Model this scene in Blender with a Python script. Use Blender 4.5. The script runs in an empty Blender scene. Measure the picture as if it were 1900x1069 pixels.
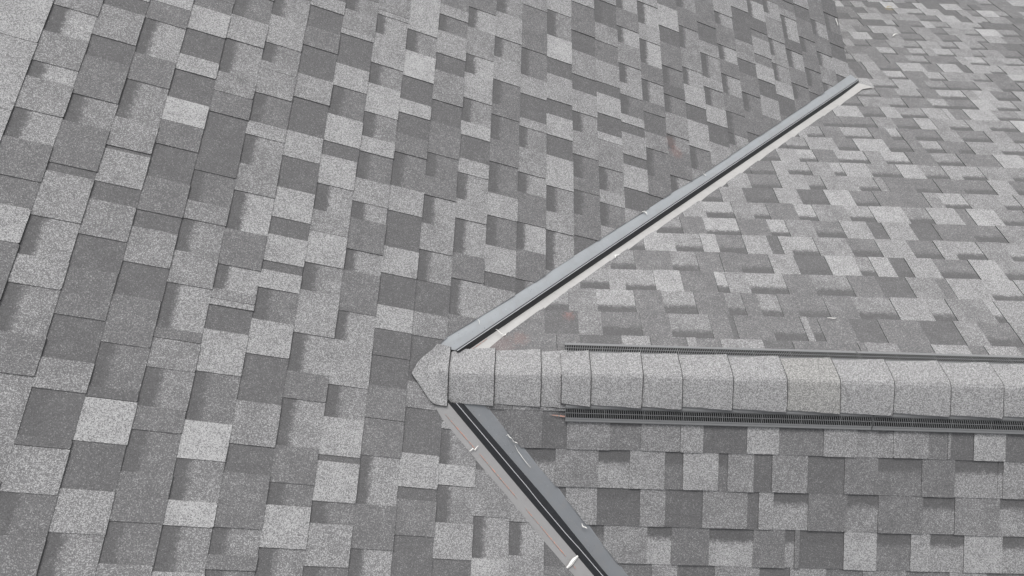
import bpy, bmesh, math, random
from mathutils import Vector, Matrix, noise
random.seed(11)
R = math.radians
S = bpy.context.scene

# ------------------------------------------------------------------ camera
cam_d = bpy.data.cameras.new("camera")
cam = bpy.data.objects.new("camera", cam_d)
S.collection.objects.link(cam)
cam.matrix_world = Matrix(((0.99957974, -0.02883963, -0.00293632, 0.28490),
                           (0.02514136, 0.91288228, -0.40744798, -0.79069),
                           (0.01443116, 0.40720292, 0.9132237, 2.59264),
                           (0, 0, 0, 1)))
cam_d.sensor_width = 36.0
cam_d.lens = 36.0 * 1331.04 / 1900.0
cam_d.clip_start = 0.05
cam_d.clip_end = 400.0
S.camera = cam

# ------------------------------------------------------------------ daylight (bright overcast)
SUN_EL, SUN_AZ = 60.0, -12.0        # azimuth measured from +Y towards +X
w = bpy.data.worlds.new("World")
S.world = w
w.use_nodes = True
nt = w.node_tree
bg = nt.nodes["Background"]
sky = nt.nodes.new("ShaderNodeTexSky")
sky.sky_type = 'NISHITA'
sky.sun_disc = False
sky.sun_elevation = R(SUN_EL)
sky.sun_rotation = R(SUN_AZ)
sky.dust_density = 4.0
sky.air_density = 1.0
hs = nt.nodes.new("ShaderNodeHueSaturation")      # cloud veil: the sky is nearly grey
hs.inputs["Saturation"].default_value = 0.12
nt.links.new(sky.outputs[0], hs.inputs["Color"])
nt.links.new(hs.outputs[0], bg.inputs[0])
bg.inputs[1].default_value = 0.15
sd = bpy.data.lights.new("sun", 'SUN')
sd.energy = 0.95
sd.angle = R(20)
sd.color = (1.0, 0.985, 0.965)
sun = bpy.data.objects.new("sun", sd)
S.collection.objects.link(sun)
sun.location = (0, 0, 12)
dv = Vector((math.sin(R(SUN_AZ)) * math.cos(R(SUN_EL)), math.cos(R(SUN_AZ)) * math.cos(R(SUN_EL)), math.sin(R(SUN_EL))))
sun.rotation_euler = dv.to_track_quat('Z', 'Y').to_euler()
S.view_settings.view_transform = 'Standard'
S.view_settings.look = 'None'
S.view_settings.gamma = 1.0
S.view_settings.exposure = 0.27

# ------------------------------------------------------------------ helpers
U = 0.143                                     # exposure of one shingle course, metres
P_MAIN, P_CROSS = 0.43528901, 0.44920042      # roof pitches
cp, sp, cq, sq = math.cos(P_MAIN), math.sin(P_MAIN), math.cos(P_CROSS), math.sin(P_CROSS)
tp, tq = math.tan(P_MAIN), math.tan(P_CROSS)
OM, OF, OL = 10.6339462, 1.6751500, 1.8485207  # course offsets from the ridge line
N_MAIN, N_FAR, N_NEAR = Vector((sp, 0, cp)), Vector((0, sq, cq)), Vector((0, -sq, cq))
Z0 = -0.0055                                   # deck below the mean shingle face

def p_main(s, a, h): return Vector((s * cp, a, -s * sp)) + N_MAIN * (h + Z0)
def p_far(s, a, h): return Vector((a, s * cq, -s * sq)) + N_FAR * (h + Z0)
def p_near(s, a, h): return Vector((a, -s * cq, -s * sq)) + N_NEAR * (h + Z0)

def link(name, me, mats, parent=None):
    o = bpy.data.objects.new(name, me)
    S.collection.objects.link(o)
    for m in mats: me.materials.append(m)
    if parent is not None: o.parent = parent
    return o

def tag(o, label=None, cat=None, group=None, kind=None):
    if label: o["label"] = label
    if cat: o["category"] = cat
    if group: o["group"] = group
    if kind: o["kind"] = kind
    return o

def empty(name, loc):
    o = bpy.data.objects.new(name, None)
    o.empty_display_size = 0.1
    o.location = loc
    S.collection.objects.link(o)
    return o

def mesh_py(name, verts, faces, idx=None, smooth=False):
    me = bpy.data.meshes.new(name)
    me.from_pydata([tuple(v) for v in verts], [], faces)
    if idx: me.polygons.foreach_set("material_index", idx)
    if smooth: me.polygons.foreach_set("use_smooth", [True] * len(me.polygons))
    me.update()
    return me

class MB:
    """collects boxes along arbitrary frames, and swept sheets"""
    def __init__(s): s.v, s.f, s.i = [], [], []
    def hexa(s, p, mi=0):
        b = len(s.v); s.v += p
        for q in ((0, 3, 2, 1), (4, 5, 6, 7), (0, 1, 5, 4), (1, 2, 6, 5), (2, 3, 7, 6), (3, 0, 4, 7)):
            s.f.append([b + k for k in q]); s.i.append(mi)
    def strip(s, rows, thick, mi=0, nrm=Vector((0, 0, 1))):
        """rows: list of cross-sections (equal length); makes a sheet with thickness"""
        b = len(s.v); n = len(rows[0]); m = len(rows)
        for r in rows: s.v += [Vector(p) for p in r]
        for r in rows: s.v += [Vector(p) - nrm * thick for p in r]
        o = n * m
        def add(q): s.f.append([b + k for k in q]); s.i.append(mi)
        for j in range(m - 1):
            for i in range(n - 1):
                a = j * n + i
                add((a, a + 1, a + n + 1, a + n)); add((o + a, o + a + n, o + a + n + 1, o + a + 1))
            a = j * n; add((a, a + n, o + a + n, o + a))
            a = j * n + n - 1; add((a, o + a, o + a + n, a + n))
        for i in range(n - 1):
            add((i, o + i, o + i + 1, i + 1))
            a = (m - 1) * n + i; add((a, a + 1, o + a + 1, o + a))
    def build(s, name, mats, parent=None, smooth=False):
        me = mesh_py(name, s.v, s.f, s.i, smooth)
        bm = bmesh.new(); bm.from_mesh(me); bmesh.ops.recalc_face_normals(bm, faces=bm.faces); bm.to_mesh(me); bm.free()
        return link(name, me, mats, parent)

# ------------------------------------------------------------------ materials
def new_mat(name):
    m = bpy.data.materials.new(name); m.use_nodes = True
    return m, m.node_tree, m.node_tree.nodes["Principled BSDF"]

class NT:
    def __init__(s, t): s.t = t
    def _in(s, sock, v):
        if isinstance(v, bpy.types.NodeSocket): s.t.links.new(v, sock)
        else: sock.default_value = v
    def math(s, op, a, b=0.0, c=0.0, clamp=False):
        n = s.t.nodes.new("ShaderNodeMath"); n.operation = op; n.use_clamp = clamp
        s._in(n.inputs[0], a); s._in(n.inputs[1], b); s._in(n.inputs[2], c)
        return n.outputs[0]
    def vmath(s, op, a, b=(0, 0, 0)):
        n = s.t.nodes.new("ShaderNodeVectorMath"); n.operation = op
        s._in(n.inputs[0], a); s._in(n.inputs[1], b)
        return n
    def mix(s, f, a, b):
        n = s.t.nodes.new("ShaderNodeMix"); n.data_type = 'RGBA'
        s._in(n.inputs[0], f); s._in(n.inputs[6], a); s._in(n.inputs[7], b)
        return n.outputs[2]
    def noise(s, vec, scale, detail=2.0, rough=0.5):
        n = s.t.nodes.new("ShaderNodeTexNoise")
        s.t.links.new(vec, n.inputs["Vector"]); n.inputs["Scale"].default_value = scale
        n.inputs["Detail"].default_value = detail; n.inputs["Roughness"].default_value = rough
        return n.outputs[0]
    def voro(s, vec, scale):
        n = s.t.nodes.new("ShaderNodeTexVoronoi")
        s.t.links.new(vec, n.inputs["Vector"]); n.inputs["Scale"].default_value = scale
        return n
    def ramp(s, v, lo, hi, a=0.0, b=1.0):
        n = s.t.nodes.new("ShaderNodeMapRange"); n.interpolation_type = 'SMOOTHSTEP'
        s._in(n.inputs[0], v); s._in(n.inputs[1], lo); s._in(n.inputs[2], hi); s._in(n.inputs[3], a); s._in(n.inputs[4], b)
        return n.outputs[0]

STAINS = [  # chalk dust and rust specks: centre, radius, colour, strength
    ((0.5306, 0.3251, -0.1567), 0.017, (0.42, 0.17, 0.14, 1), 0.14),
    ((0.5330, 0.3150, -0.1520), 0.034, (0.42, 0.12, 0.09, 1), 0.10),
    ((0.2573, 0.1530, -0.0738), 0.075, (0.36, 0.15, 0.12, 1), 0.10),
    ((0.3311, 0.1885, -0.0909), 0.045, (0.38, 0.17, 0.13, 1), 0.14),
    ((1.1336, 1.4063, -0.5272), 0.050, (0.34, 0.15, 0.12, 1), 0.18),
    ((1.1064, 1.4642, -0.5145), 0.045, (0.34, 0.16, 0.13, 1), 0.12),
    ((3.3500, 3.8124, -1.8312), 0.045, (0.45, 0.36, 0.18, 1), 0.30),
]

def shingle_material(name, use_attr=True, base=0.5, warm=False):
    m, t, b = new_mat(name)
    n = NT(t)
    tc = t.nodes.new("ShaderNodeTexCoord").outputs["Object"]
    wob = n.noise(tc, 700.0, 1.0)
    if use_attr:
        at = t.nodes.new("ShaderNodeAttribute"); at.attribute_name = "tile"
        sep = t.nodes.new("ShaderNodeSeparateColor"); t.links.new(at.outputs["Color"], sep.inputs[0])
        tone, v, band, rnd = sep.outputs[0], sep.outputs[1], sep.outputs[2], at.outputs["Alpha"]
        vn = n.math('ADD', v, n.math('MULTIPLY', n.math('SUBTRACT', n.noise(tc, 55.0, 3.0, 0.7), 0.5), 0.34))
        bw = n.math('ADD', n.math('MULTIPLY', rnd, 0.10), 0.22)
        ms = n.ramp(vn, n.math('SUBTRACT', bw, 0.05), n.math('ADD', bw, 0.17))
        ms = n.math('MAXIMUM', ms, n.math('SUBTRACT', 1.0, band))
        patch = n.math('ADD', 0.45, n.math('MULTIPLY', n.noise(tc, 13.0, 4.0, 0.6), 1.10))
        frac = n.math('MULTIPLY', n.math('MULTIPLY', tone, patch), ms)
        frac = n.math('ADD', frac, n.math('MULTIPLY', n.ramp(n.noise(tc, 21.0, 3.0, 0.6), 0.45, 0.75), 0.05))
    else:
        patch = n.math('ADD', 0.72, n.math('MULTIPLY', n.noise(tc, 22.0, 3.0, 0.6), 0.56))
        frac = n.math('MULTIPLY', patch, base)
    va = n.voro(tc, 400.0)
    vb = n.voro(tc, 760.0)
    sa = t.nodes.new("ShaderNodeSeparateColor"); t.links.new(va.outputs["Color"], sa.inputs[0])
    sb = t.nodes.new("ShaderNodeSeparateColor"); t.links.new(vb.outputs["Color"], sb.inputs[0])
    wa = n.ramp(n.math('SUBTRACT', frac, sa.outputs[0]), -0.10, 0.06)
    wb = n.ramp(n.math('SUBTRACT', frac, sb.outputs[0]), -0.06, 0.04)
    white = n.math('ADD', n.math('MULTIPLY', wa, 0.62), n.math('MULTIPLY', wb, 0.38))
    white = n.math('MULTIPLY', white, n.ramp(frac, 0.02, 0.34, 0.50, 1.0))
    dk = n.math('ADD', n.math('ADD', DARK_LO, n.math('MULTIPLY', n.math('MINIMUM', frac, 0.30), 0.17)), n.math('MULTIPLY', sa.outputs[1], DARK_VAR))
    lt = n.math('ADD', LITE_LO, n.math('MULTIPLY', sb.outputs[1], LITE_VAR))
    cd = t.nodes.new("ShaderNodeCombineColor")
    for k, f in enumerate((1.0, 0.985, 1.0) if not warm else (1.01, 1.0, 0.985)):
        t.links.new(n.math('MULTIPLY', dk, f), cd.inputs[k])
    cl = t.nodes.new("ShaderNodeCombineColor")
    for k, f in enumerate((1.0, 0.995, 0.995) if not warm else (1.015, 1.0, 0.965)):
        t.links.new(n.math('MULTIPLY', lt, f), cl.inputs[k])
    col = n.mix(white, cd.outputs[0], cl.outputs[0])
    if use_attr:
        for c, r, sc, st in STAINS:
            dst = n.vmath('DISTANCE', tc, c).outputs["Value"]
            nz = n.math('MULTIPLY', n.math('SUBTRACT', n.noise(tc, 90.0, 4.0, 0.7), 0.5), r * 2.2)
            f = n.ramp(n.math('ADD', dst, nz), r * 0.35, r, st, 0.0)
            col = n.mix(f, col, sc)
    t.links.new(col, b.inputs["Base Color"])
    b.inputs["Roughness"].default_value = 0.88
    b.inputs["Specular IOR Level"].default_value = 0.35
    bp = t.nodes.new("ShaderNodeBump"); bp.inputs["Strength"].default_value = 0.35; bp.inputs["Distance"].default_value = 0.002
    t.links.new(va.outputs["Distance"], bp.inputs["Height"])
    t.links.new(bp.outputs[0], b.inputs["Normal"])
    return m

DARK_LO, DARK_VAR, LITE_LO, LITE_VAR = 0.092, 0.045, 0.33, 0.24
M_SHINGLE = shingle_material("granule_shingle")
M_CAP = shingle_material("granule_cap", False, 0.43)
M_CAPW = shingle_material("granule_cap_warm", False, 0.42, True)

def plain(name, col, rough=0.6, metal=0.0, var=0.12, scale=40.0, spec=0.5):
    m, t, b = new_mat(name); n = NT(t)
    tc = t.nodes.new("ShaderNodeTexCoord").outputs["Object"]
    nz = n.noise(tc, scale, 4.0, 0.6)
    c1 = tuple(x * (1 - var) for x in col) + (1,); c2 = tuple(min(1, x * (1 + var)) for x in col) + (1,)
    t.links.new(n.mix(nz, c1, c2), b.inputs["Base Color"])
    b.inputs["Roughness"].default_value = rough; b.inputs["Metallic"].default_value = metal
    b.inputs["Specular IOR Level"].default_value = spec
    return m

M_EDGE = plain("cut_asphalt_seam_shade", (0.038, 0.037, 0.037), 0.95, 0, 0.3, 200, 0.2)  # real cut edges, and the painted seam shadow on cap butts
M_DECK = plain("black_underlayment", (0.035, 0.035, 0.036), 0.9)
M_WALL = plain("stucco_wall", (0.50, 0.47, 0.42), 0.9)
M_TRIM = plain("white_trim", (0.70, 0.70, 0.69), 0.5)
M_RIB = plain("rib_black", (0.022, 0.023, 0.026), 0.42, 0, 0.35, 60)  # near-black over both faces of the rib
M_LIP = plain("bare_metal_lip", (0.72, 0.73, 0.75), 0.35, 0.3, 0.1)
M_VENT = plain("vent_plastic", (0.215, 0.217, 0.22), 0.55, 0, 0.10, 60)
M_SLOT = plain("vent_gap_shade", (0.004, 0.004, 0.004), 0.9, 0, 0.1, 60, 0.1)  # near-black stands in for shade inside the slots and end gap
M_SCRAP = plain("white_plastic_scrap", (0.78, 0.77, 0.74), 0.55, 0, 0.08, 200)
M_SCRAPB = plain("dry_leaf", (0.40, 0.33, 0.19), 0.8, 0, 0.25, 200)
M_GRASS = plain("lawn_green", (0.055, 0.085, 0.03), 0.95, 0, 0.5, 3)

def metal_sheet(name, col):
    m, t, b = new_mat(name); n = NT(t)
    tc = t.nodes.new("ShaderNodeTexCoord").outputs["Object"]
    n1 = n.noise(tc, 9.0, 4.0, 0.6); n2 = n.noise(tc, 160.0, 2.0)
    c = n.mix(n1, tuple(x * 0.90 for x in col) + (1,), tuple(x * 1.10 for x in col) + (1,))
    sc = n.ramp(n2, 0.70, 0.76, 0.0, 0.35)
    c = n.mix(sc, c, (0.62, 0.63, 0.64, 1))
    gr = n.ramp(n.math('ADD', n.noise(tc, 230.0, 3.0, 0.7), n.math('MULTIPLY', n.noise(tc, 14.0, 2.0), 0.35)), 0.86, 0.92, 0.0, 0.75)
    c = n.mix(gr, c, (0.05, 0.05, 0.05, 1))
    du = n.ramp(n.noise(tc, 24.0, 5.0, 0.7), 0.45, 0.70, 0.0, 0.25)
    c = n.mix(du, c, (0.30, 0.285, 0.275, 1))
    t.links.new(c, b.inputs["Base Color"])
    t.links.new(n.math('ADD', 0.30, n.math('MULTIPLY', n1, 0.16)), b.inputs["Roughness"])
    b.inputs["Metallic"].default_value = 0.15
    bp = t.nodes.new("ShaderNodeBump"); bp.inputs["Strength"].default_value = 0.25; bp.inputs["Distance"].default_value = 0.012
    t.links.new(n.noise(tc, 11.0, 3.0), bp.inputs["Height"]); t.links.new(bp.outputs[0], b.inputs["Normal"])
    return m
M_FLASH_SHADED = metal_sheet("flashing_shaded", (0.245, 0.256, 0.27))  # same sheet metal, shade of the near right flange put into its colour
M_FLASH_LIT = metal_sheet("flashing_lit", (0.37, 0.388, 0.405))  # same sheet metal, lighter copy with the far flange's brightness painted in
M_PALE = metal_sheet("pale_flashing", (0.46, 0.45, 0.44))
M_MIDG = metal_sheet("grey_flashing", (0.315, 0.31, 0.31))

def chalk_material():
    m, t, b = new_mat("orange_chalk"); n = NT(t)
    tc = t.nodes.new("ShaderNodeTexCoord").outputs["Object"]
    c = n.mix(n.ramp(n.noise(tc, 120.0, 4.0, 0.7), 0.42, 0.60), (0.33, 0.31, 0.30, 1), (0.62, 0.29, 0.21, 1))
    t.links.new(c, b.inputs["Base Color"]); b.inputs["Roughness"].default_value = 0.8
    return m
M_CHALK = chalk_material()

# ------------------------------------------------------------------ shingle tables
# each row = one course; 'start-in-mm:tone+kind' (T raised tab, b recess with dark head band, r plain recess, E end)
MAIN_ROWS = {
 -1: '518:8T 668:8T 956:8T 1210:E',
 0: '-137:6T 13:5T 207:8T 332:5r 433:5T 574:7b 690:6T 821:8b 889:6T 1022:8b 1143:6T 1263:E',
 1: '-653:5T -503:6r -199:5T -75:6b 81:7T 178:7b 317:7T 485:4r 517:5T 686:6b 800:5T 970:4r 1065:6T 1210:4r 1279:E',
 2: '-793:5T -643:5b -529:7T -400:4T -371:4b -230:6T -135:4r 5:5T 169:4r 285:6T 417:4r 487:7T 619:4r 633:6T 753:6b 920:5T 1042:7b 1209:5T 1299:8T 1377:E',
 3: '-778:6b -628:7T -508:4r -370:9T -238:4T -204:5b -61:5T 102:4r 220:6T 351:4r 416:5T 551:4r 687:5T 790:9T 893:4r 1022:8T 1096:4r 1222:8T 1340:5r 1403:E',
 4: '-854:6T -704:5b -588:5T -446:5b -319:5T -245:6b -119:6T -21:5T 16:7b 176:6T 295:6b 421:6T 494:5b 620:4T 768:4r 880:5T 976:6T 1069:6b 1233:7T 1356:5b 1487:E',
 5: '-869:8T -719:6b -590:9T -517:6b -391:9T -272:5b -110:8T 36:4r 125:7T 147:6T 185:8b 277:5T 418:8b 577:6T 693:6b 824:7T 886:5b 1022:6T 1142:6T 1180:6b 1275:7T 1422:6b 1556:E',
 6: '-857:5b -707:5T -665:6b -586:5T -420:4r -330:6T -188:4r -25:8T 100:5b 220:8T 290:4r 326:8T 433:4r 506:8T 634:4r 773:8T 891:4r 1054:7T 1172:4r 1322:5T 1427:4r 1540:7T 1610:E',
 7: '-787:6b -637:8T -508:5b -438:5T -319:7b -159:5T -64:7b 77:7T 241:6b 352:8T 484:6T 575:7b 692:8T 825:4r 890:8T 1022:5b 1167:8T 1284:4r 1446:7T 1476:6T 1587:6b 1678:E',
 8: '-835:5b -685:7T -555:5b -485:8T -355:4r -334:8T -205:6b -90:7T 77:7b 190:5T 353:7b 443:5T 578:7b 653:7T 760:5b 888:8T 962:6b 1085:8T 1234:6b 1345:7T 1511:7b 1621:7T 1647:6T 1764:E',
 9: '-775:7b -625:5T -483:7b -321:5T -191:5T -71:4r 43:4T 145:8T 241:4r 374:8T 490:4r 651:7T 767:5b 931:5T 1025:4r 1133:8T 1205:4r 1332:9T 1474:6b 1596:8T 1833:E',
 10: '-724:4r -574:5T -456:4r -414:8T -297:4r -133:6T -35:4r 146:6T 242:4r 375:6b 510:6T 631:7b 764:5T 856:5b 974:5T 1138:4r 1254:6T 1420:4r 1518:7T 1653:5b 1752:7T 1816:5r 1902:E',
 11: '-792:4r -642:7T -523:6b -395:8T -322:6b -194:7T -168:5T 259:7b 416:5T 531:7b 692:7T 786:7b 917:8T 992:4r 1115:8T 1188:6b 1318:8T 1463:8b 1573:6T 1738:8b 1862:5T 1971:E',
 12: '-783:8T -633:7b -492:6T -329:4r -268:7T 410:4r 477:8T 602:5b 745:8T 859:5b 1019:5T 1142:5b 1276:5T 1337:5b 1478:7T 1616:6b 1738:7T 1901:6b 2040:E',
 13: '-767:6T -617:7b -501:6T 368:6b 476:5T 618:8b 750:5T 904:7b 1007:6T 1143:6b 1259:7T 1309:4r 1451:7T 1564:5b 1731:5T 1853:5r 2014:6T 2109:E',
 14: '-797:5T -647:4r -526:6T 549:7b 748:7T 844:6b 979:8T 1145:4r 1262:8T 1382:4r 1472:7T 1628:4r 1730:9T 1875:6b 2044:8T 2178:E',
 15: '607:4r 757:5T 869:5b 999:5T 1070:5b 1197:6T 1334:6b 1450:7T 1582:4r 1681:6T 1838:4r 1968:5T 2095:5r 2170:7T 2267:E',
 16: '695:7T 845:5b 970:7T 1041:6b 1170:6T 1329:8T 1375:4r 1490:8T 1617:4r 1689:7T 1830:5r 1963:6T 2088:4b 2258:6T 2337:E',
 17: '827:7T 977:4r 1095:8T 1231:4r 1290:7T 1423:4r 1483:8T 1537:5b 1662:7T 1741:7b 1867:6T 2011:8b 2125:5T 2258:7b 2386:E',
 18: '944:4r 1094:5T 1207:5b 1374:6T 1474:4r 1602:5T 1672:7b 1815:5T 1929:8b 2096:7T 2213:8b 2373:7T 2455:E',
 19: '1101:7b 1251:5T 1416:6b 1506:6T 1650:5b 1770:4T 1845:5b 1968:5T 2138:4r 2257:8T 2420:5r 2503:E',
 20: '1187:6T 1337:5b 1480:8T 1652:4r 1760:8T 1893:7b 2013:6T 2155:6b 2320:5T 2466:6b 2572:E',
 21: '1402:7T 1552:4r 1684:8T 1804:6b 1930:7T 2003:6b 2176:6T 2271:4r 2409:5T 2641:E',
 22: '1663:5b 1813:5T 1942:7b 2079:5T 2187:8b 2301:5T 2465:7b 2560:7T 2709:E',
 23: '1715:5T 1865:5b 2000:5T 2148:4r 2254:6T 2405:4T 2534:4r 2666:7T 2778:E',
 24: '1881:7T 2031:4r 2152:8T 2275:5r 2351:7T 2488:5r 2545:4T 2651:8b 2801:E',
 25: '1939:4r 2089:8T 2199:6b 2334:6T 2398:7b 2533:6T 2712:7T 2748:7b 2869:E',
 26: '1960:5T 2110:5b 2234:5T 2362:7b 2506:4T 2599:8b 2791:6T 2856:5r 2936:E',
 27: '2068:4r 2218:5T 2264:5b 2411:5T 2544:5b 2670:5T 2837:4r 2956:6T 3029:E',
 28: '2195:6b 2345:6T 2486:7b 2604:5T 2751:7b 2883:5T 3097:E',
 29: '2322:4r 2472:7T 2613:4r 2738:4T 2852:5b 3011:4T 3165:E',
}
FAR_ROWS = {
 -1: '191:5T 476:5T 568:4r 735:7T 849:5T 994:7T 1033:5r 1131:7T 1301:4r 1420:5T 1596:5r 1682:5T 1708:6T 1840:5r 1977:7T 2122:5r 2191:7T 2322:5r',
 0: '191:5T 430:4r 568:6T 664:5b 826:5T 945:6b 1111:5T 1191:4r 1213:5T 1360:5b 1492:6T 1520:5b 1563:5T 1695:4r 1814:5T 1983:4r 2131:6T 2228:5b 2365:6T',
 1: '431:7b 534:6T 655:8b 816:5T 935:7b 1074:5T 1205:6b 1279:5T 1346:6b 1432:5T 1499:5b 1629:5T 1753:6b 1919:7T 2065:7b 2160:6T 2326:8b 2367:7T',
 2: '456:6T 589:7b 717:7T 787:7b 919:8T 1038:5r 1189:8b 1238:6T 1331:7b 1496:5T 1617:6b 1783:5T 1909:4r 2046:6T 2174:5r 2226:7T 2384:8b 2529:7T',
 3: '652:6T 734:6b 847:5T 1014:6b 1134:5T 1242:5T 1324:5b 1467:7T 1585:4b 1729:8T 1862:6b 1932:8T 2021:4b 2099:7T 2224:5b 2393:8T 2519:6b',
 4: '737:6T 827:6b 906:8T 1051:7b 1178:8T 1253:5b 1380:7T 1497:4r 1552:7T 1594:8b 1719:6T 1876:5b 2013:7T 2163:5b 2293:7T 2360:7b 2497:6T 2615:7b',
 5: '978:6b 1107:5T 1220:8b 1385:5T 1532:8b 1622:6T 1753:5b 1892:7T 2024:4r 2099:7T 2233:4r 2351:5T 2516:5b 2666:6T',
 6: '1131:7T 1248:8b 1389:6T 1484:6b 1564:5T 1707:8b 1800:6T 1963:7b 2088:8T 2255:6b 2378:8T 2524:5r 2582:8T 2724:6b',
 7: '1220:5b 1357:6T 1478:4b 1642:7T 1763:4b 1903:8T 2037:5b 2160:5T 2284:5r 2421:6T 2495:8b 2627:6T 2805:7b 2898:6T',
 8: '1370:5b 1413:7T 1537:5b 1698:7T 1844:6b 1932:6T 2110:6b 2217:6T 2265:5T 2404:5b 2539:5T 2661:5b 2830:7T 2941:5b',
 9: '1571:5b 1705:7T 1774:7b 1902:6T 2024:8b 2085:8T 2228:6b 2393:8T 2518:6b 2646:7T 2719:7b 2850:6T 2992:6b',
 10: '1626:5b 1767:7T 1874:8b 1976:5T 2095:8b 2266:6T 2358:8b 2502:5T 2645:6b 2795:5T 2902:5r 3004:8T',
 11: '1848:6b 1971:7T 2137:5b 2254:8T 2432:5b 2567:5T 2641:7b 2751:5T 2828:5b 2917:6T 3080:7b',
 12: '1954:7T 2002:6b 2106:5T 2225:7b 2393:5T 2503:8b 2569:5T 2642:5b 2800:6T 2919:5b 3090:6T 3216:5b',
 13: '2045:5T 2142:5b 2268:5b 2468:6T 2588:5b 2727:8T 2831:6T 2909:7b 3041:7T 3155:6b 3323:9T',
 14: '2154:5r 2260:8T 2432:5b 2572:8T 2671:6b 2834:7T 2963:8T 3000:5r 3096:8T 3272:6b',
 15: '2331:5b 2484:6T 2654:6b 2769:5T 2933:8b 3045:5b 3215:8T 3334:7b 3477:6T',
 16: '2504:6b 2647:5T 2775:7b 2929:5T 3047:8b 3221:6T 3291:8T 3406:5b',
 17: '2658:6b 2818:7T 2950:5r 3032:6b 3164:5b 3368:6T 3510:5b',
 18: '2598:4r 2700:6T 2809:8b 2941:5T 3090:7b 3207:6T 3390:6b 3517:5T',
 19: '2686:5r 2712:7T 2805:5b 2958:8T 3130:5r 3245:8T 3383:4r 3450:7T 3581:7b 3682:7T',
 20: '2687:6T 2809:5r 2924:5T 3076:6b 3217:5T 3351:5b 3435:7T 3507:8b 3633:6T 3759:7b',
 21: '2679:5T 2921:8b 3041:5T 3147:7b 3263:6T 3334:8b 3466:6T 3595:6b 3677:6T 3821:5b',
 22: '2780:5b 2899:5T 3042:6T 3142:6b 3277:7T 3424:6b 3556:7T 3639:6b 3763:5T',
 23: '2716:5T 2818:8T 2964:4b 3082:6T 3199:5b 3366:6T 3492:5b 3638:6T 3756:6b 3841:7T 3979:5r',
 24: '2764:6T 2893:5b 3017:7T 3232:5b 3356:6T 3493:5b 3601:6T 3733:6b 3858:9T 4019:6b',
}
NEAR_ROWS = {
 -1: '207:5r 282:5T 422:4r 515:6T 677:5b 793:6T 941:7T 1028:4r 1193:8T 1313:5b 1481:7T 1607:6b 1745:6T 1877:5b 1951:6T 1961:4r 2048:8T 2168:4r 2299:7T',
 0: '313:7b 475:6T 637:8b 755:7T 887:5b 956:8T 1089:5b 1125:6T 1223:4r 1292:6T 1426:4r 1566:5T 1691:5b 1858:5T 1982:7b 2145:7b 2165:6T 2306:5b',
 1: '418:4r 518:7T 636:4b 799:6T 894:4r 1035:6T 1204:4r 1247:7T 1302:7b 1434:5T 1581:6b 1699:5T 1868:6b 1989:6T 2158:7b 2293:5T',
 2: '565:5b 665:6T 830:8b 922:5T 1065:8b 1232:5T 1352:7b 1389:5T 1407:4b 1575:8T 1699:5b 1828:8T 1901:7b 2030:8T 2175:7b 2310:5T',
 3: '733:5r 853:6T 949:4r 1090:6T 1260:4r 1376:6T 1511:5r 1652:6T 1816:5r 1980:7T 2123:4r',
}

TONE = {'3': 0.02, '4': 0.055, '5': 0.14, '6': 0.25, '7': 0.34, '8': 0.47, '9': 0.61}

def random_fill(a0, a1, seed):
    rg = random.Random(seed); out = []; a = a0; tooth = rg.random() < .5
    while a < a1:
        wd = rg.uniform(0.075, 0.20) if tooth else rg.uniform(0.06, 0.175)
        tn = rg.choice('4556677889' if tooth else '4445556678')
        k = 'T' if tooth else ('b' if tn > '4' and rg.random() < .85 else 'r')
        out.append((a, tn + k)); a += wd
        tooth = not tooth if rg.random() < .85 else tooth
    return out

def row_tiles(rows, k, lo, hi, seed):
    """list of (a0, a1, tone, kind, seam)"""
    tb = []
    if k in rows:
        for it in rows[k].split():
            a, l = it.split(':'); tb.append((int(a) / 1000.0, l))
    if tb:
        end = tb[-1][0] if tb[-1][1] == 'E' else tb[-1][0] + 0.15
        if tb[-1][1] == 'E': tb.pop()
        pre = random_fill(lo, tb[0][0] - 0.06, seed) if tb[0][0] > lo + .06 else []
        seq = pre + tb + random_fill(end, hi, seed + 1)
    else:
        seq = random_fill(lo, hi, seed)
    out = []
    for i, (a, l) in enumerate(seq):
        b = seq[i + 1][0] if i + 1 < len(seq) else hi
        if b - a < 0.004: continue
        seam = i > 0 and (seq[i - 1][1][1] == 'T') == (l[1] == 'T')
        out.append((a, b, l[0], l[1], seam))
    return out

def clip(poly, nx, ny, c):
    """keep nx*s + ny*a >= c"""
    out = []
    if not poly: return out
    for i in range(len(poly)):
        p, q = poly[i], poly[(i + 1) % len(poly)]
        dp, dq = nx * p[0] + ny * p[1] - c, nx * q[0] + ny * q[1] - c
        if dp >= 0: out.append(p)
        if (dp >= 0) != (dq >= 0):
            t = dp / (dp - dq); out.append((p[0] + (q[0] - p[0]) * t, p[1] + (q[1] - p[1]) * t))
    return out

def interp(tab, x):
    if x <= tab[0][0]: return tab[0][1]
    for (x0, y0), (x1, y1) in zip(tab, tab[1:]):
        if x <= x1: return y0 + (y1 - y0) * (x - x0) / (x1 - x0)
    return tab[-1][1]

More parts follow.
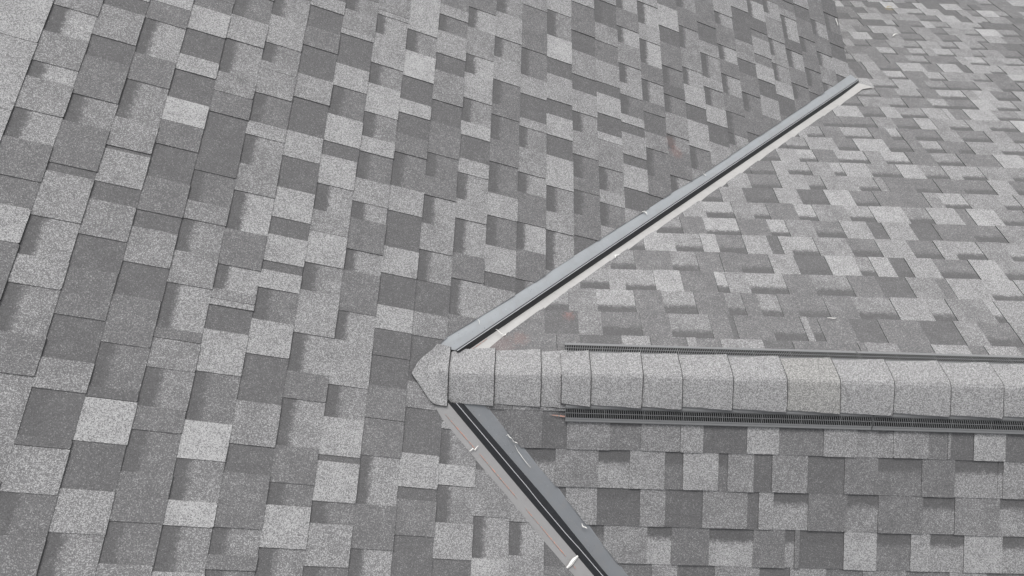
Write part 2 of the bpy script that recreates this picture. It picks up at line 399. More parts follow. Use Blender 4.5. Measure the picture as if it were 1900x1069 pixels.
# valley cut lines as (s, a) in each slope's own plane, from the bend points of the exposed metal
FAR_M = [(0.034, 0.1499), (0.2947, 0.3857), (0.5284, 0.612), (0.6757, 0.7535), (0.9227, 0.9801), (1.0506, 1.1087), (1.3034, 1.3376), (1.4422, 1.4747), (1.9545, 1.9728), (2.2446, 2.2519), (2.3837, 2.3887), (2.5067, 2.5089)]
FAR_F = [(0.1994, 0.1241), (0.2823, 0.2159), (0.7979, 0.7185), (1.3643, 1.2442), (2.1822, 2.0248), (2.5585, 2.3708), (2.600, 2.3880)]
NEAR_M = [(0.0122, -0.1183), (0.0894, -0.2019), (0.2128, -0.3304), (0.3813, -0.503), (0.5522, -0.6748), (2.55, -2.68)]
NEAR_L = [(0.2014, -0.0978), (0.4746, -0.363), (0.7615, -0.6688), (2.62, -2.53)]
def wv(x, s): return 0.0025 * noise.noise(Vector((x * 22.0, s, 0.3))) + 0.0015 * noise.noise(Vector((x * 70.0, s, 5.3)))
# as functions of the along-slope coordinate s
cut_fm = [(x / cp, y) for x, y in FAR_M]
cut_nm = [(x / cp, y) for x, y in NEAR_M]
cut_ff = [(y / cq, x) for x, y in FAR_F]
cut_nl = [(-y / cq, x) for x, y in NEAR_L]
def extend(tab, s0):
    (x0, y0), (x1, y1) = tab[0], tab[1]
    return [(s0, y0 + (y1 - y0) * (s0 - x0) / (x1 - x0))] + tab
cut_fm, cut_nm = [(-0.0907, -0.03)] + cut_fm, [(-0.0907, 0.03)] + cut_nm
cut_ff = extend(cut_ff[:-1] + [(2.671, 2.575)], -0.10); cut_nl = extend(cut_nl, -0.10)

def line_clip(poly, tab, s0, s1, side, seed):
    """cut poly by the polyline a(s) between s0 and s1; side +1 keeps larger a"""
    a0, a1 = interp(tab, s0) + wv(s0, seed), interp(tab, s1) + wv(s1, seed)
    ny = s1 - s0; nx = -(a1 - a0); c = nx * s0 + ny * a0
    if side < 0: nx, ny, c = -nx, -ny, -c
    return clip(poly, nx, ny, c)

def build_slope(name, mapf, rows, k0, k1, off, lo, hi, clipper, seed, parent, label):
    V, F, I, C = [], [], [], []
    for k in range(k0, k1):
        s0, s1 = (k + off) * U, (k + 1 + off) * U
        rg = random.Random(seed * 977 + k)
        dj = rg.uniform(-.001, .001)
        for (a0, a1, tn, kind, seam) in row_tiles(rows, k, lo, hi, seed * 131 + k * 7):
            raised = kind == 'T'
            e0 = 0.0014 if seam else 0.0
            b0 = s1 + rg.uniform(-0.0010, 0.0014)
            sk = rg.uniform(-0.0012, 0.0012)
            a0j, a1j = a0 + e0, a1
            rc = 0.004 if (raised and rg.random() < .35) else 0.0     # worn corner
            poly = [(s0 - 0.004, a0j), (b0 - rc, a0j + (0.0 if not rc else 0.0))]
            if rc: poly.append((b0, a0j + rc))
            nseg = 4 if raised else 2
            for q in range(1, nseg):
                f = q / nseg; poly.append((b0 + sk * f + rg.uniform(-.0006, .0006), a0j + (a1j - a0j) * f))
            if rc: poly.append((b0 + sk, a1j - rc))
            poly += [(b0 + sk - rc, a1j), (s0 - 0.004, a1j)]
            for pc in clipper(poly, s0, s1, k):
                if len(pc) < 3: continue
                lift = rg.uniform(-.0004, .0005) + (0.0026 if raised else 0.0)
                rise = 0.0040 + rg.uniform(-.0004, .0006)
                tone = TONE[tn] * rg.uniform(.9, 1.1); rn = rg.random()
                b = len(V); n = len(pc)
                for (s, a) in pc:
                    v = (s - s0) / U
                    V.append(mapf(s, a, 0.0014 + lift + rise * max(v, 0)))
                for (s, a) in pc: V.append(mapf(s, a, 0.0))
                F.append([b + i for i in range(n)]); I.append(0)
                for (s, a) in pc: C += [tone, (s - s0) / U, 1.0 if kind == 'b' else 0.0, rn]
                for i in range(n):
                    j = (i + 1) % n
                    F.append([b + i, b + n + i, b + n + j, b + j]); I.append(1); C += [0, 0, 0, 0] * 4
    me = mesh_py(name, V, F, I)
    ca = me.color_attributes.new("tile", 'FLOAT_COLOR', 'CORNER')
    ca.data.foreach_set("color", C)
    bm = bmesh.new(); bm.from_mesh(me)
    up = {'m': N_MAIN, 'f': N_FAR, 'n': N_NEAR}[seed_key[seed]]
    for f in bm.faces:
        if f.material_index == 0 and f.normal.dot(up) < 0: f.normal_flip()
    bm.to_mesh(me); bm.free()
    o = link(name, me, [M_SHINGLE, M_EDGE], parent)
    return tag(o, label)
seed_key = {1: 'm', 2: 'f', 3: 'n'}

S_EAVE = (30 - OM) * U
X_EAVE = S_EAVE * cp
def clip_main(poly, s0, s1, k):
    if s1 < -0.08: return [poly]
    up_ = clip(poly, 0, 1, 0.0); dn = clip(poly, 0, -1, 0.0)
    out = []
    if up_: out.append(line_clip(up_, cut_fm, s0, s1, +1, 1.0))
    if dn: out.append(line_clip(dn, cut_nm, s0, s1, -1, 2.0))
    return out
def clip_far(poly, s0, s1, k):
    if s0 > 2.62: return [clip(poly, 0, 1, 2.44)]
    poly = clip(poly, 1, 0, 0.004)
    return [line_clip(poly, cut_ff, s0, s1, +1, 3.0)]
def clip_near(poly, s0, s1, k):
    poly = clip(poly, 1, 0, 0.004)
    return [line_clip(poly, cut_nl, s0, s1, +1, 4.0)]

house = empty("house", (0.0, 0.0, -5.5))
tag(house, "house roof of mottled grey asphalt shingles seen close from above", "house")
house_parts = []
YLO, YHI, XHI_F, XHI_N = -2.6, 5.6, 6.6, 5.2
o1 = build_slope("main_roof_slope", p_main, MAIN_ROWS, -12, 30, -OM, YLO, YHI, clip_main, 1, None,
                 "broad shingled slope left of both valleys, its courses running up the picture")
o2 = build_slope("cross_roof_slope", p_far, FAR_ROWS, -2, 44, OF, 0.0, XHI_F, clip_far, 2, None,
                 "paler shingled slope beyond the ridge, right of the long valley")
o3 = build_slope("cross_roof_slope", p_near, NEAR_ROWS, -2, 16, OL, 0.0, XHI_N, clip_near, 3, None,
                 "shingled slope on the near side of the vented ridge")
house_parts += [o1, o2, o3]

def slab(name, quad, nrm, thick, mat):
    mb = MB(); mb.hexa([Vector(p) - nrm * thick for p in quad] + [Vector(p) for p in quad])
    o = mb.build(name, [mat]); house_parts.append(o); return o
s_top = (-12 - OM) * U
# roof deck boards under each slope (cut off where the valley begins)
dm = -0.0012
slab("roof_deck", [p_main(s_top, YLO, dm), p_main(0.0, YLO, dm), p_main(0.0, YHI, dm), p_main(s_top, YHI, dm)], N_MAIN, 0.016, M_DECK)
slab("roof_deck", [p_main(0.002, 0.0, dm), p_main(S_EAVE - .01, X_EAVE * tp / tq, dm), p_main(S_EAVE - .01, YHI, dm), p_main(0.002, YHI, dm)], N_MAIN, 0.016, M_DECK)
slab("roof_deck", [p_main(0.002, 0.0, dm), p_main(0.002, YLO, dm), p_main(2.72, YLO, dm), p_main(2.72, YLO + .001, dm)], N_MAIN, 0.016, M_DECK)
SF = (44 + OF) * U; SN = (16 + OL) * U
slab("roof_deck", [p_far(0.0, 0.0, dm), p_far(2.62, 2.62 * cq * tq / tp, dm), p_far(SF, 2.3, dm), p_far(SF, XHI_F, dm)][:4], N_FAR, 0.016, M_DECK)
slab("roof_deck", [p_far(0.0, 0.0, dm), p_far(SF, XHI_F, dm), p_far(0.0, XHI_F, dm), p_far(0.0, XHI_F * .5, dm)], N_FAR, 0.0165, M_DECK)
slab("roof_deck", [p_near(0.0, 0.0, dm), p_near(SN, SN * cq * tq / tp, dm), p_near(SN, XHI_N, dm), p_near(0.0, XHI_N, dm)], N_NEAR, 0.016, M_DECK)

def box(name, x0, x1, y0, y1, z0, z1, mat):
    mb = MB(); mb.hexa([Vector(p) for p in ((x0, y0, z0), (x1, y0, z0), (x1, y1, z0), (x0, y1, z0), (x0, y0, z1), (x1, y0, z1), (x1, y1, z1), (x0, y1, z1))])
    o = mb.build(name, [mat]); house_parts.append(o); return o
zE = -S_EAVE * sp
# eave fascia of the main slope where it overhangs the lower slope, and the wall beneath
mb = MB()
ya = X_EAVE * tp / tq + 0.06
for (yy0, yy1) in ((ya, YHI),):
    x1 = X_EAVE - 0.004
    mb.hexa([Vector(p) for p in ((x1 - .02, yy0, zE - .03), (x1, yy0, zE - .03), (x1, yy1, zE - .13), (x1 - .02, yy1, zE - .13),
                                 (x1 - .02, yy0, zE - .009), (x1, yy0, zE - .009), (x1, yy1, zE - .009), (x1 - .02, yy1, zE - .009))])
house_parts.append(mb.build("fascia", [M_TRIM]))
mb = MB()
mb.hexa([Vector(p) for p in ((X_EAVE - .14, ya + .1, -3.4), (X_EAVE - .08, ya + .1, -3.4), (X_EAVE - .08, YHI - .1, -3.4), (X_EAVE - .14, YHI - .1, -3.4),
                             (X_EAVE - .14, ya + .1, zE - .0), (X_EAVE - .08, ya + .1, zE - .022), (X_EAVE - .08, YHI - .1, zE - .022), (X_EAVE - .14, YHI - .1, zE - .0))])
house_parts.append(mb.build("upper_wall", [M_WALL]))
box("wall", -2.6, 6.2, -2.1, 5.2, -5.5, -3.2, M_WALL)
mb = MB(); A, B = Vector((.447, -.123, -.123 * tq)), Vector((.508, -.128, -.128 * tq)); sd_ = (B - A).normalized().cross(N_NEAR)
mb.strip([[A.lerp(B, i / 8) + N_NEAR * .0035 - sd_ * (.0006 + .0003 * i), A.lerp(B, i / 8) + N_NEAR * .0035 + sd_ * (.0006 + .0003 * i)] for i in range(9)], 0.0005, 0, N_NEAR)
house_parts.append(mb.build("chalk_mark", [M_CHALK]))
for o in house_parts:
    o.parent = house; o.matrix_parent_inverse = Matrix.Translation((0, 0, 5.5))
g = MB(); g.hexa([Vector(p) for p in ((-60, -60, -5.6), (60, -60, -5.6), (60, 60, -5.6), (-60, 60, -5.6), (-60, -60, -5.5), (60, -60, -5.5), (60, 60, -5.5), (-60, 60, -5.5))])
tag(g.build("ground", [M_GRASS]), "green lawn around the house", "ground", kind="structure")

# ------------------------------------------------------------------ valley flashings
def resample(tab, n):
    """arc-length resample of a 3D polyline"""
    P = [Vector(p) for p in tab]; L = [0]
    for a, b in zip(P, P[1:]): L.append(L[-1] + (b - a).length)
    out = []
    for i in range(n):
        t = L[-1] * i / (n - 1)
        for j in range(len(P) - 1):
            if t <= L[j + 1] + 1e-9:
                f = (t - L[j]) / max(1e-9, L[j + 1] - L[j]); out.append(P[j].lerp(P[j + 1], f)); break
    return out
def onm(x, y): return Vector((x, y, -x * tp))
def onf(x, y): return Vector((x, y, -y * tq))
def onn(x, y): return Vector((x, y, y * tq))

def flashing(name, label, vdir, cutM, footM, crest, footX, cutX, nX, mats, lift_end, t_end=None, end_tip=None):
    root = empty(name, crest[0]); tag(root, label, "flashing", "metal valley flashings")
    n = 46
    cM, fM, cr, fX, cX = [resample(t, n) for t in (cutM, footM, crest, footX, cutX)]
    def lift(i):
        f = i / (n - 1.0)
        return -0.0022 + (lift_end * max(0.0, (f - 0.93) / 0.07) if lift_end else 0.0)
    out_m = Vector((-vdir.y, vdir.x, 0)).normalized(); 
    if out_m.dot(Vector((cM[5] - cr[5]))) < 0: out_m = -out_m
    def wob(i, s): return 0.0012 * noise.noise(Vector((i * .35, s, 0)))
    rows = []
    for i in range(n):
        ex = (cM[i] - fM[i]); ex = ex.normalized() * (0.016 if not lift_end or i < n - 4 else 0.0)
        dl = 0.0016 if i < n - 5 else 0.0
        rows.append([cM[i] + ex + N_MAIN * (lift(i) - dl - (.0040 if ex.length > 0 else 0)), cM[i] + N_MAIN * (lift(i) - dl), cM[i].lerp(fM[i], .5) + N_MAIN * (lift(i) + wob(i, 1)), fM[i] + N_MAIN * (lift(i) + 0.0006)])
    mb = MB(); mb.strip(rows, 0.0012, 0, N_MAIN); fl = mb.build("flange", [mats[0]])
    rows = []
    for i in range(n):
        ex = (cX[i] - fX[i]); ex = ex.normalized() * (0.016 if not lift_end or i < n - 4 else 0.0)
        rows.append([fX[i] + nX * (lift(i) + 0.0006), cX[i].lerp(fX[i], .5) + nX * (lift(i) + wob(i, 2)), cX[i] + nX * lift(i), cX[i] + ex + nX * (lift(i) - (.0050 if ex.length > 0 else 0))])
    mb = MB(); mb.strip(rows, 0.0012, 0, nX); fx = mb.build("flange", [mats[1]])
    # raised rib: folded fin, its top edge a bare lip
    rows = []
    for i in range(n):
        c = cr[i] + Vector((0, 0, wob(i, 3)))
        if 5 < i < 9 and not lift_end: c += out_m * 0.0025
        rows.append([fM[i] + N_MAIN * (lift(i) + 0.0009), c - Vector((0, 0, .0012)) , fX[i] + nX * (lift(i) + 0.0009)])
    mb = MB(); mb.strip(rows, 0.0010, 0); rb = mb.build("rib", [M_RIB], None)
    rows = []
    for i in range(n):
        c = rows_c = cr[i] + Vector((0, 0, wob(i, 3)))
        if 5 < i < 9 and not lift_end: c = c + out_m * 0.0025
        rows.append([c + out_m * 0.0011 - Vector((0, 0, .0004)), c + Vector((0, 0, .0004)), c - out_m * 0.0011 - Vector((0, 0, .0004))])
    mb = MB(); mb.strip(rows, 0.0022, 0); lp = mb.build("lip", [M_LIP], None)
    for o in (fl, fx, rb, lp):
        o.parent = root; o.matrix_parent_inverse = Matrix.Translation(-Vector(crest[0]))
    return root

def back(p0, p1, d=0.07):     # extend a polyline's start uphill beneath the caps
    a, b = Vector(p0), Vector(p1); return a - (b - a).normalized() * d
VF = Vector((0.68249449, 0.65838244, -0.31738595)); VN = Vector((0.68249449, -0.65838244, -0.31738595))
cM = [onm(x, y) for x, y in FAR_M]
crest = [Vector((0.0979, 0.1129, -0.0235)), Vector((0.6653, 0.6571, -0.2873)), Vector((2.5701, 2.4814, -1.1732))]
fX = [onf(0.1241, 0.1187), onf(0.1922, 0.1834), onf(0.866, 0.8254), onf(2.5592, 2.4451)]
cX = [onf(x, y) for x, y in FAR_F[:-1]] + [onf(2.6374, 2.3904)]
fM = [c - VF.cross(Vector((0, 0, 1))).normalized() * 0.012 for c in crest]
fM = [Vector((p.x, p.y, -p.x * tp)) for p in fM]
def pre(t, d=0.06): return [back(t[0], t[1], d)] + t
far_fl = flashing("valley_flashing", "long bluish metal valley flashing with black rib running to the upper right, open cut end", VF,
                  pre(cM), pre(fM, .012), pre(crest, .012), pre(fX, .012), pre(cX), N_FAR, (M_FLASH_LIT, M_PALE), 0.0125)
cM = [onm(x, y) for x, y in NEAR_M]
fM = [onm(0.074, -0.1028), onm(0.3342, -0.3718), onm(0.6303, -0.6714)]; fM.append(fM[-1] + (fM[-1] - fM[-2]).normalized() * 2.75)
fM[-1] = onm(fM[-1].x, fM[-1].y)
crest = [Vector((0.1026, -0.1037, -0.0279)), Vector((0.4193, -0.4253, -0.1751)), Vector((0.663, -0.6726, -0.2885))]
crest.append(crest[-1] + VN * 2.75)
fX = [onn(0.1265, -0.0979), onn(0.4521, -0.4208), onn(0.6869, -0.6707)]; e = fX[-1] + VN * 2.75; fX.append(onn(e.x, e.y))
cX = [onn(x, y) for x, y in NEAR_L]
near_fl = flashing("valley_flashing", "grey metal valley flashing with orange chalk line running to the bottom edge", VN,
                   pre(cM, .05), pre(fM, .008), pre(crest, .008), pre(fX, .008), pre(cX, .05), N_NEAR, (M_MIDG, M_FLASH_SHADED), 0.0)

# chalk snapped along the near flashing's left flange
mb = MB()
for a, b, wd in (((0.059, -0.1406), (0.1722, -0.2539), .0020), ((0.1907, -0.2715), (0.3352, -0.419), .0022), ((0.3662, -0.451), (0.4219, -0.5079), .0016),
                 ((0.4219, -0.5079), (0.5212, -0.6094), .0026), ((0.5377, -0.6273), (0.5605, -0.6523), .002)):
    A, B = onm(*a), onm(*b); dr = (B - A).normalized(); sd_ = dr.cross(N_MAIN).normalized(); rows = []
    for i in range(9):
        f = i / 8; wv_ = wd * 1.5 * (0.35 + 0.65 * math.sin(math.pi * min(max(f, .08), .92)))
        c = A.lerp(B, f) + N_MAIN * 0.0004
        rows.append([c - sd_ * wv_ / 2, c + sd_ * wv_ / 2])
    mb.strip(rows, 0.0005, 0, N_MAIN)
ck = mb.build("chalk_line", [M_CHALK]); ck.parent = near_fl; ck.matrix_parent_inverse = Matrix.Translation(-near_fl.location)
mb = MB(); A, B = onf(0.128, 0.112), onf(0.20, 0.181); dr = (B - A).normalized(); sd_ = dr.cross(N_FAR).normalized()
mb.strip([[A.lerp(B, i / 6) + N_FAR * .0004 - sd_ * .0010, A.lerp(B, i / 6) + N_FAR * .0004 + sd_ * .0010] for i in range(7)], 0.0005, 0, N_FAR)
ck = mb.build("chalk_line", [M_CHALK]); ck.parent = far_fl; ck.matrix_parent_inverse = Matrix.Translation(-far_fl.location)

# ------------------------------------------------------------------ ridge vent sections
YC = 0.011
def vent_section(x0, x1, label):
    root = empty("ridge_vent", (x0, YC, 0.0)); tag(root, label, "ridge vent", "ridge vent sections under the cap shingles")
    parts = []
    def prof(sd_, d, h):   # d = distance across from the ridge centre, h = height over the slope
        y = YC + sd_ * d
        return (y, -y * sd_ * tq + h / cq)
    mb = MB()
    # hump carrying the cap shingles
    for sd_ in (1, -1):
        pts = [(0.0, .015), (0.060, .018), (0.1115, .0180), (0.1125, .004), (0.0, .003)]
        a = [Vector((x0 + .001, *prof(sd_, *p))) for p in pts]; b = [Vector((x1 - .001, *prof(sd_, *p))) for p in pts]
        base = len(mb.v); mb.v += a + b; n = len(pts)
        for i in range(n): mb.f.append([base + i, base + (i + 1) % n, base + n + (i + 1) % n, base + n + i]); mb.i.append(0)
        mb.f.append([base + i for i in range(n)]); mb.i.append(0); mb.f.append([base + n + i for i in range(n)]); mb.i.append(0)
    parts.append(mb.build("vent_body", [M_VENT]))
    if x0 < 0.6:      # added black block, painted gap shade under the first raised cap
        mb = MB()
        for sd_ in (1, -1):
            q = [prof(sd_, 0.0, .008), prof(sd_, 0.100, .0200), prof(sd_, 0.100, .002), prof(sd_, 0.0, .002)]
            mb.hexa([Vector((x0 - .0175, *q[3])), Vector((x0 - .001, *q[3])), Vector((x0 - .001, *q[2])), Vector((x0 - .0175, *q[2])),
                     Vector((x0 - .0175, *q[0])), Vector((x0 - .001, *q[0])), Vector((x0 - .001, *q[1])), Vector((x0 - .0175, *q[1]))])
        parts.append(mb.build("end_gap_shade", [M_SLOT]))
    for sd_ in (1, -1):
        def P(x, d, h): return Vector((x, *prof(sd_, d, h)))
        def rail(mb, d0, d1, h0a, h0b, th, xa=x0 + .001, xb=x1 - .001, mi=0):
            mb.hexa([P(xa, d0, h0a - th), P(xb, d0, h0a - th), P(xb, d1, h0b - th), P(xa, d1, h0b - th), P(xa, d0, h0a), P(xb, d0, h0a), P(xb, d1, h0b), P(xa, d1, h0b)], mi)
        dA, dB = 0.1145, 0.1455
        hA, hB = 0.0185, 0.0125
        mb = MB()
        rail(mb, dB, 0.1500, hB + .0006, 0.0118, .003)            # outer rim, sloping
        rail(mb, 0.1500, 0.1575, 0.0105, 0.0095, .007)            # outer lip
        rail(mb, dA - .002, dA, hA + .0008, hA + .0006, .004)     # inner rim
        parts.append(mb.build("vent_rim", [M_VENT]))
        mb = MB(); dm_ = (dA + dB) / 2 + .0005
        hm = hA + (hB - hA) * .5
        rail(mb, dm_ - .0007, dm_ + .0007, hm + .0003, hm + .0002, .003)
        nsl = int((x1 - x0) / 0.0070); pt = (x1 - x0) / nsl
        for i in range(nsl + 1):
            xc = x0 + pt * i; hw = 0.00085
            if i in (0, nsl): hw = .0022
            if i and i % 21 == 0: hw = .0014
            xa, xb = max(x0 + .0005, xc - hw), min(x1 - .0005, xc + hw)
            rail(mb, dA, dB, hA, hB, .0016, xa, xb)
        parts.append(mb.build("grille", [M_VENT]))
        mb = MB(); rail(mb, dA, 0.150, .0040, .0040, .003); parts.append(mb.build("slot_shade", [M_SLOT]))  # black sheet painting the darkness behind the slots
    for o in parts: o.parent = root; o.matrix_parent_inverse = Matrix.Translation(-root.location)
    return root
vent_section(0.505, 1.655, "first black slotted ridge vent length, starting next to the plain low caps")
vent_section(1.657, 2.860, "second slotted ridge vent length, running out at the right edge of the picture")
vent_section(2.862, 4.100, "third slotted ridge vent length, farthest along the ridge")

# ------------------------------------------------------------------ ridge cap shingles
def cap_profile(y, w, base):
    """height of a bent cap over the ridge at offset y from the centre line"""
    r = 0.011
    return base - (math.sqrt(y * y + r * r) - r) * tq

def cap_shingle(label, xl, xr, wn, wf, base, lean, mat, seed, tip=None, mainjoin=False):
    """xl upper end (tucked), xr butt end; wn / wf half widths on near and far side"""
    nx, ny = 10, 18
    rows = []
    for i in range(nx):
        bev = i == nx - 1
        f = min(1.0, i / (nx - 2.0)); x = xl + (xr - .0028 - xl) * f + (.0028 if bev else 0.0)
        row = []
        for j in range(ny):
            g = j / (ny - 1.0)
            if tip:
                yn, yf = tip(x)
            else:
                fl = 1 + 0.11 * (f - .6); yn, yf = -wn * fl, wf * fl
                yn += .0022 * noise.noise(Vector((x * 60, seed, 1))); yf += .0022 * noise.noise(Vector((x * 60, seed, 2)))
            y = yn + (yf - yn) * g
            edge = .0014 * noise.noise(Vector((y * 55, seed, 7))) if f in (0.0, 1.0) else 0
            bend = lean * (y / 0.11)
            z = cap_profile(y, 0, base) + (0.0085 if tip else 0.0105) * f ** 1.4 - 0.003
            z += .0012 * noise.noise(Vector((x * 14, y * 14, seed)))
            sag = -0.0022 * max(0, abs(y) - .09) / .03
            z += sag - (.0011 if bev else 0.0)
            xx = x + edge + bend * (0.0 if tip else 1.0)
            if mainjoin:
                zm = -xx * tp + 0.0085
                k_ = 0.012; h_ = max(0.0, min(1.0, .5 + .5 * (zm - z) / k_)); z = z * (1 - h_) + zm * h_ + k_ * h_ * (1 - h_)
            row.append(Vector((xx, YC + y, z)))
        rows.append(row)
    mb = MB(); mb.strip(rows, 0.0045, 0)
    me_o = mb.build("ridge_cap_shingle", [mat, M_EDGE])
    me = me_o.data
    # cut sides show black asphalt; the top butt strip paints in the seam shadow
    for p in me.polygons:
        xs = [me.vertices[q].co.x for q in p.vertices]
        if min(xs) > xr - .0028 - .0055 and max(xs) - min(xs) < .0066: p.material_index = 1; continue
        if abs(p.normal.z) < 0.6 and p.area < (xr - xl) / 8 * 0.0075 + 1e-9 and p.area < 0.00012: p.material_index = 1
    tag(me_o, label, "ridge cap", "cap shingles folded over the ridge")
    return me_o

def tip_shape(x):
    # outline of the pointed end piece: (near y, far y) relative to YC
    nearp = [(-0.068, -0.008), (-0.045, -0.038), (-0.020, -0.070), (0.005, -0.104), (0.020, -0.112), (0.066, -0.112)]
    farp = [(-0.068, -0.006), (-0.050, 0.040), (-0.030, 0.068), (-0.006, 0.092), (0.014, 0.122), (0.030, 0.1235), (0.066, 0.121)]
    return interp(nearp, x) - YC, interp(farp, x) - YC

ORD = ["first", "second", "third", "fourth", "fifth", "sixth", "seventh", "eighth", "ninth", "tenth", "eleventh", "twelfth", "thirteenth", "fourteenth", "fifteenth", "sixteenth"]
low = [0.066, 0.238, 0.413, 0.500]
B0 = 0.0040
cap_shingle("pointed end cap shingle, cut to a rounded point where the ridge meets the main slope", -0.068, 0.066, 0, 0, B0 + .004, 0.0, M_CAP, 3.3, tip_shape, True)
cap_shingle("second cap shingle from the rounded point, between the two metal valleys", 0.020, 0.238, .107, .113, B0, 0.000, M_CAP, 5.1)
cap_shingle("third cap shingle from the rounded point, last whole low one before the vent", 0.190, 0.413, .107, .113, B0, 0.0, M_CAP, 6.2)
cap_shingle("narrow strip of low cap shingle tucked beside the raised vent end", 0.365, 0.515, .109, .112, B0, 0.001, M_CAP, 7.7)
vx = [0.488, 0.597, 0.791, 0.937, 1.126, 1.326, 1.525, 1.726, 1.935, 2.132, 2.33, 2.53, 2.73, 2.93, 3.13, 3.33, 3.53]
VB = 0.0285
for i in range(len(vx) - 1):
    xl, xr = vx[i] - (0.0 if i == 0 else 0.045), vx[i + 1]
    nm = ["short first cap shingle raised over the start of the vent",
          "second raised cap shingle over the vent, counting from the vent's left end",
          "narrow third raised cap shingle over the vent",
          "fourth raised cap shingle over the vent",
          "fifth raised cap shingle over the vent",
          "sixth raised cap shingle, with a faint brownish tint",
          "seventh raised cap shingle over the vent",
          "eighth raised cap shingle, above the joint between two vent lengths",
          "ninth raised cap shingle over the vent",
          "tenth raised cap shingle, second from the right edge of the picture",
          "eleventh raised cap shingle, cut off by the right edge of the picture"]
    lab = nm[i] if i < len(nm) else "%s raised cap shingle along the ridge, beyond the right edge of the picture" % ORD[min(i, 15)]
    rg = random.Random(i + 40)
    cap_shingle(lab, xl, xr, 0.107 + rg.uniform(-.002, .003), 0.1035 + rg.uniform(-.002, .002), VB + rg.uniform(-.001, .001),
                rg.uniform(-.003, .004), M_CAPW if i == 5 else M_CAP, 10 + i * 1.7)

# ------------------------------------------------------------------ small litter
def sliver(name, pts, wd, nrm, label, cat, mat=None, lift=0.003, curl=0.0, grp=None, bend=1.0):
    P = [Vector(p) for p in pts]; P = resample(P, 9); rows = []
    dr = (P[-1] - P[0]).normalized(); sd_ = dr.cross(nrm).normalized()
    for i, p in enumerate(P):
        f = i / 8.0; w_ = wd * (0.30 + 0.70 * math.sin(math.pi * min(max(f, .05), .95)))
        c = p + nrm * (lift + curl * abs(math.sin(f * 5.0))) + sd_ * (bend * wd * .5 * math.sin(f * 6 + wd * 900))
        rows.append([c - sd_ * w_ / 2, c + nrm * w_ * .25, c + sd_ * w_ / 2])
    mb = MB(); mb.strip(rows, 0.0005, 0, nrm)
    o = mb.build(name, [mat or M_SCRAP]); tag(o, label, cat, grp)
    return o
G = "bits of white plastic left on the roof"
sliver("plastic_sliver", [(0.1616, 0.2581, -.0707), (0.171, 0.2371, -.0751)], .0026, N_MAIN, "short upright white sliver on the bluish flange near the pointed cap", "plastic sliver", lift=0, grp=G)
sliver("plastic_sliver", [(0.2330, 0.2170, -.0840), (0.2480, 0.2080, -.0850), (0.2640, 0.1985, -.0890)], .0040, N_FAR, "white sliver lying across the pale flange beside the black rib", "plastic sliver", lift=.006, grp=G)
sliver("plastic_sliver", [(0.262, 0.192, -.0905), (0.276, 0.210, -.0985)], .0045, N_FAR, "white shred at the shingle edge beside the sliver across the flange", "plastic sliver", lift=.003, grp=G)
sliver("plastic_scrap", [(0.9160, 0.9830, -.423), (0.9290, 0.9800, -.429), (0.9400, 0.9710, -.4321)], .0085, N_MAIN, "white scrap halfway up the bluish flange", "plastic scrap", lift=.001, curl=.003, grp=G)
sliver("plastic_scrap", [(1.2870, 1.3240, -.5944), (1.2975, 1.3110, -.5985)], .007, N_MAIN, "tiny white speck of plastic at the shingle edge, above the halfway scrap", "plastic scrap", lift=.001, grp=G)
sliver("plastic_scrap", [(0.7551, 0.674, -.3183), (0.7747, 0.6966, -.3291)], .009, N_FAR, "small white triangle of plastic on the far shingle edge of the long valley", "plastic scrap", lift=.001, curl=.002, grp=G)
sliver("plastic_scrap", [(0.1540, -0.2690, -.0687), (0.1640, -0.2520, -.0745), (0.1720, -0.2600, -.0770), (0.1850, -0.2460, -.0802)], .0060, N_MAIN, "crumpled white scrap stuck at the near flashing's left edge", "plastic scrap", lift=.000, curl=.004, grp=G)
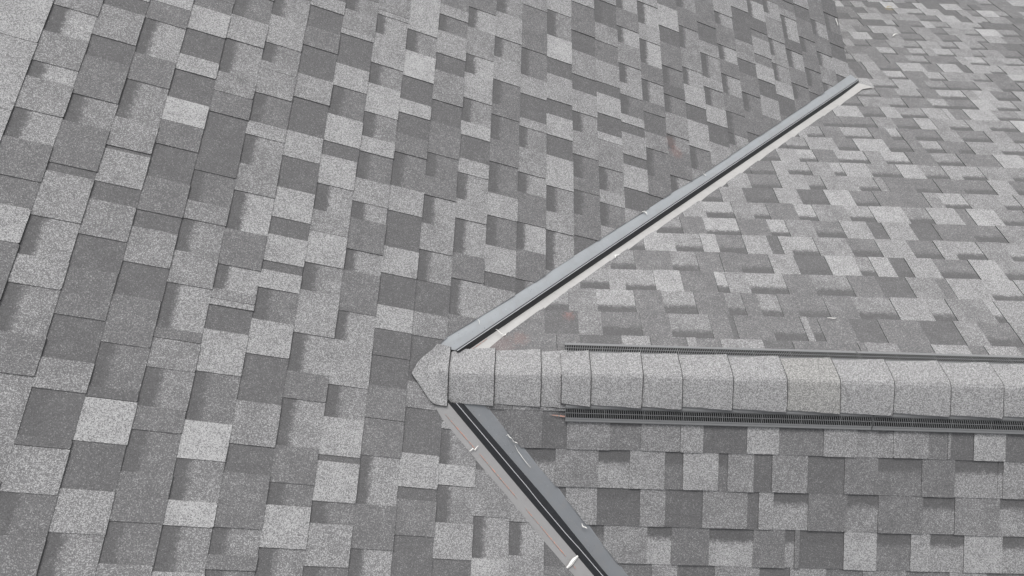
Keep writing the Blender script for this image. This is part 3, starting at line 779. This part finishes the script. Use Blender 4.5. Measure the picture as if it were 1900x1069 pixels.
sliver("plastic_scrap", [(0.5230, -0.6500, -.2398), (0.5430, -0.6310, -.2490), (0.5660, -0.6060, -.2574)], .0150, N_MAIN, "large leaf-shaped white scrap on the near flashing at the bottom edge", "plastic scrap", lift=.001, curl=.002, grp=G, bend=.12)
sliver("plastic_sliver", [(0.2860, -0.2020, -.0896), (0.2940, -0.1960, -.0900), (0.3080, -0.2090, -.0940)], .0045, N_NEAR, "hooked white sliver at the upper right edge of the near flashing", "plastic sliver", lift=.003, curl=.002, grp=G)
sliver("plastic_sliver", [(0.3080, -0.2100, -.0945), (0.3300, -0.2280, -.1025)], .0060, N_NEAR, "frayed pale strip along the shingle edge, above the long white curl", "plastic sliver", lift=.003, curl=.002, grp=G, mat=M_PALE)
sliver("plastic_strip", [(0.3220, -0.2320, -.1069), (0.3300, -0.2500, -.1165), (0.3500, -0.2750, -.126), (0.3830, -0.3060, -.1389)], .0026, N_NEAR, "long thin white curl on the right flange of the near flashing", "plastic strip", lift=-.001, curl=.001, grp=G)
sliver("plastic_scrap", [(0.5790, -0.4930, -.2324), (0.5990, -0.5100, -.2384)], .0060, N_NEAR, "small white scrap on the right shingle edge low on the near valley", "plastic scrap", lift=.003, curl=.002, grp=G)
sliver("plastic_sliver", [(3.118, 3.229, -1.5500), (3.178, 3.281, -1.5750)], .0080, N_FAR, "white sliver lying alone on the pale far slope", "plastic sliver", lift=.007, grp=G)
sliver("plastic_sliver", [(2.4827, 2.9891, -1.1501), (2.4842, 2.9263, -1.1508)], .0070, N_MAIN, "white sliver on the dark shingles near the main slope's eave", "plastic sliver", lift=.006, grp=G)
sliver("plastic_sliver", [(1.6020, 0.3362, -.1554), (1.6230, 0.3375, -.156), (1.6420, 0.3400, -.1588)], .0040, N_FAR, "white scuffed shred on the far slope above the vent", "plastic sliver", lift=.005, grp=G)
sliver("dry_leaf", [(3.325, 3.80, -1.825), (3.345, 3.835, -1.835), (3.375, 3.815, -1.831)], .012, N_FAR, "yellowish dry leaf at the top of the far slope", "leaf", M_SCRAPB, lift=.004, curl=.002)
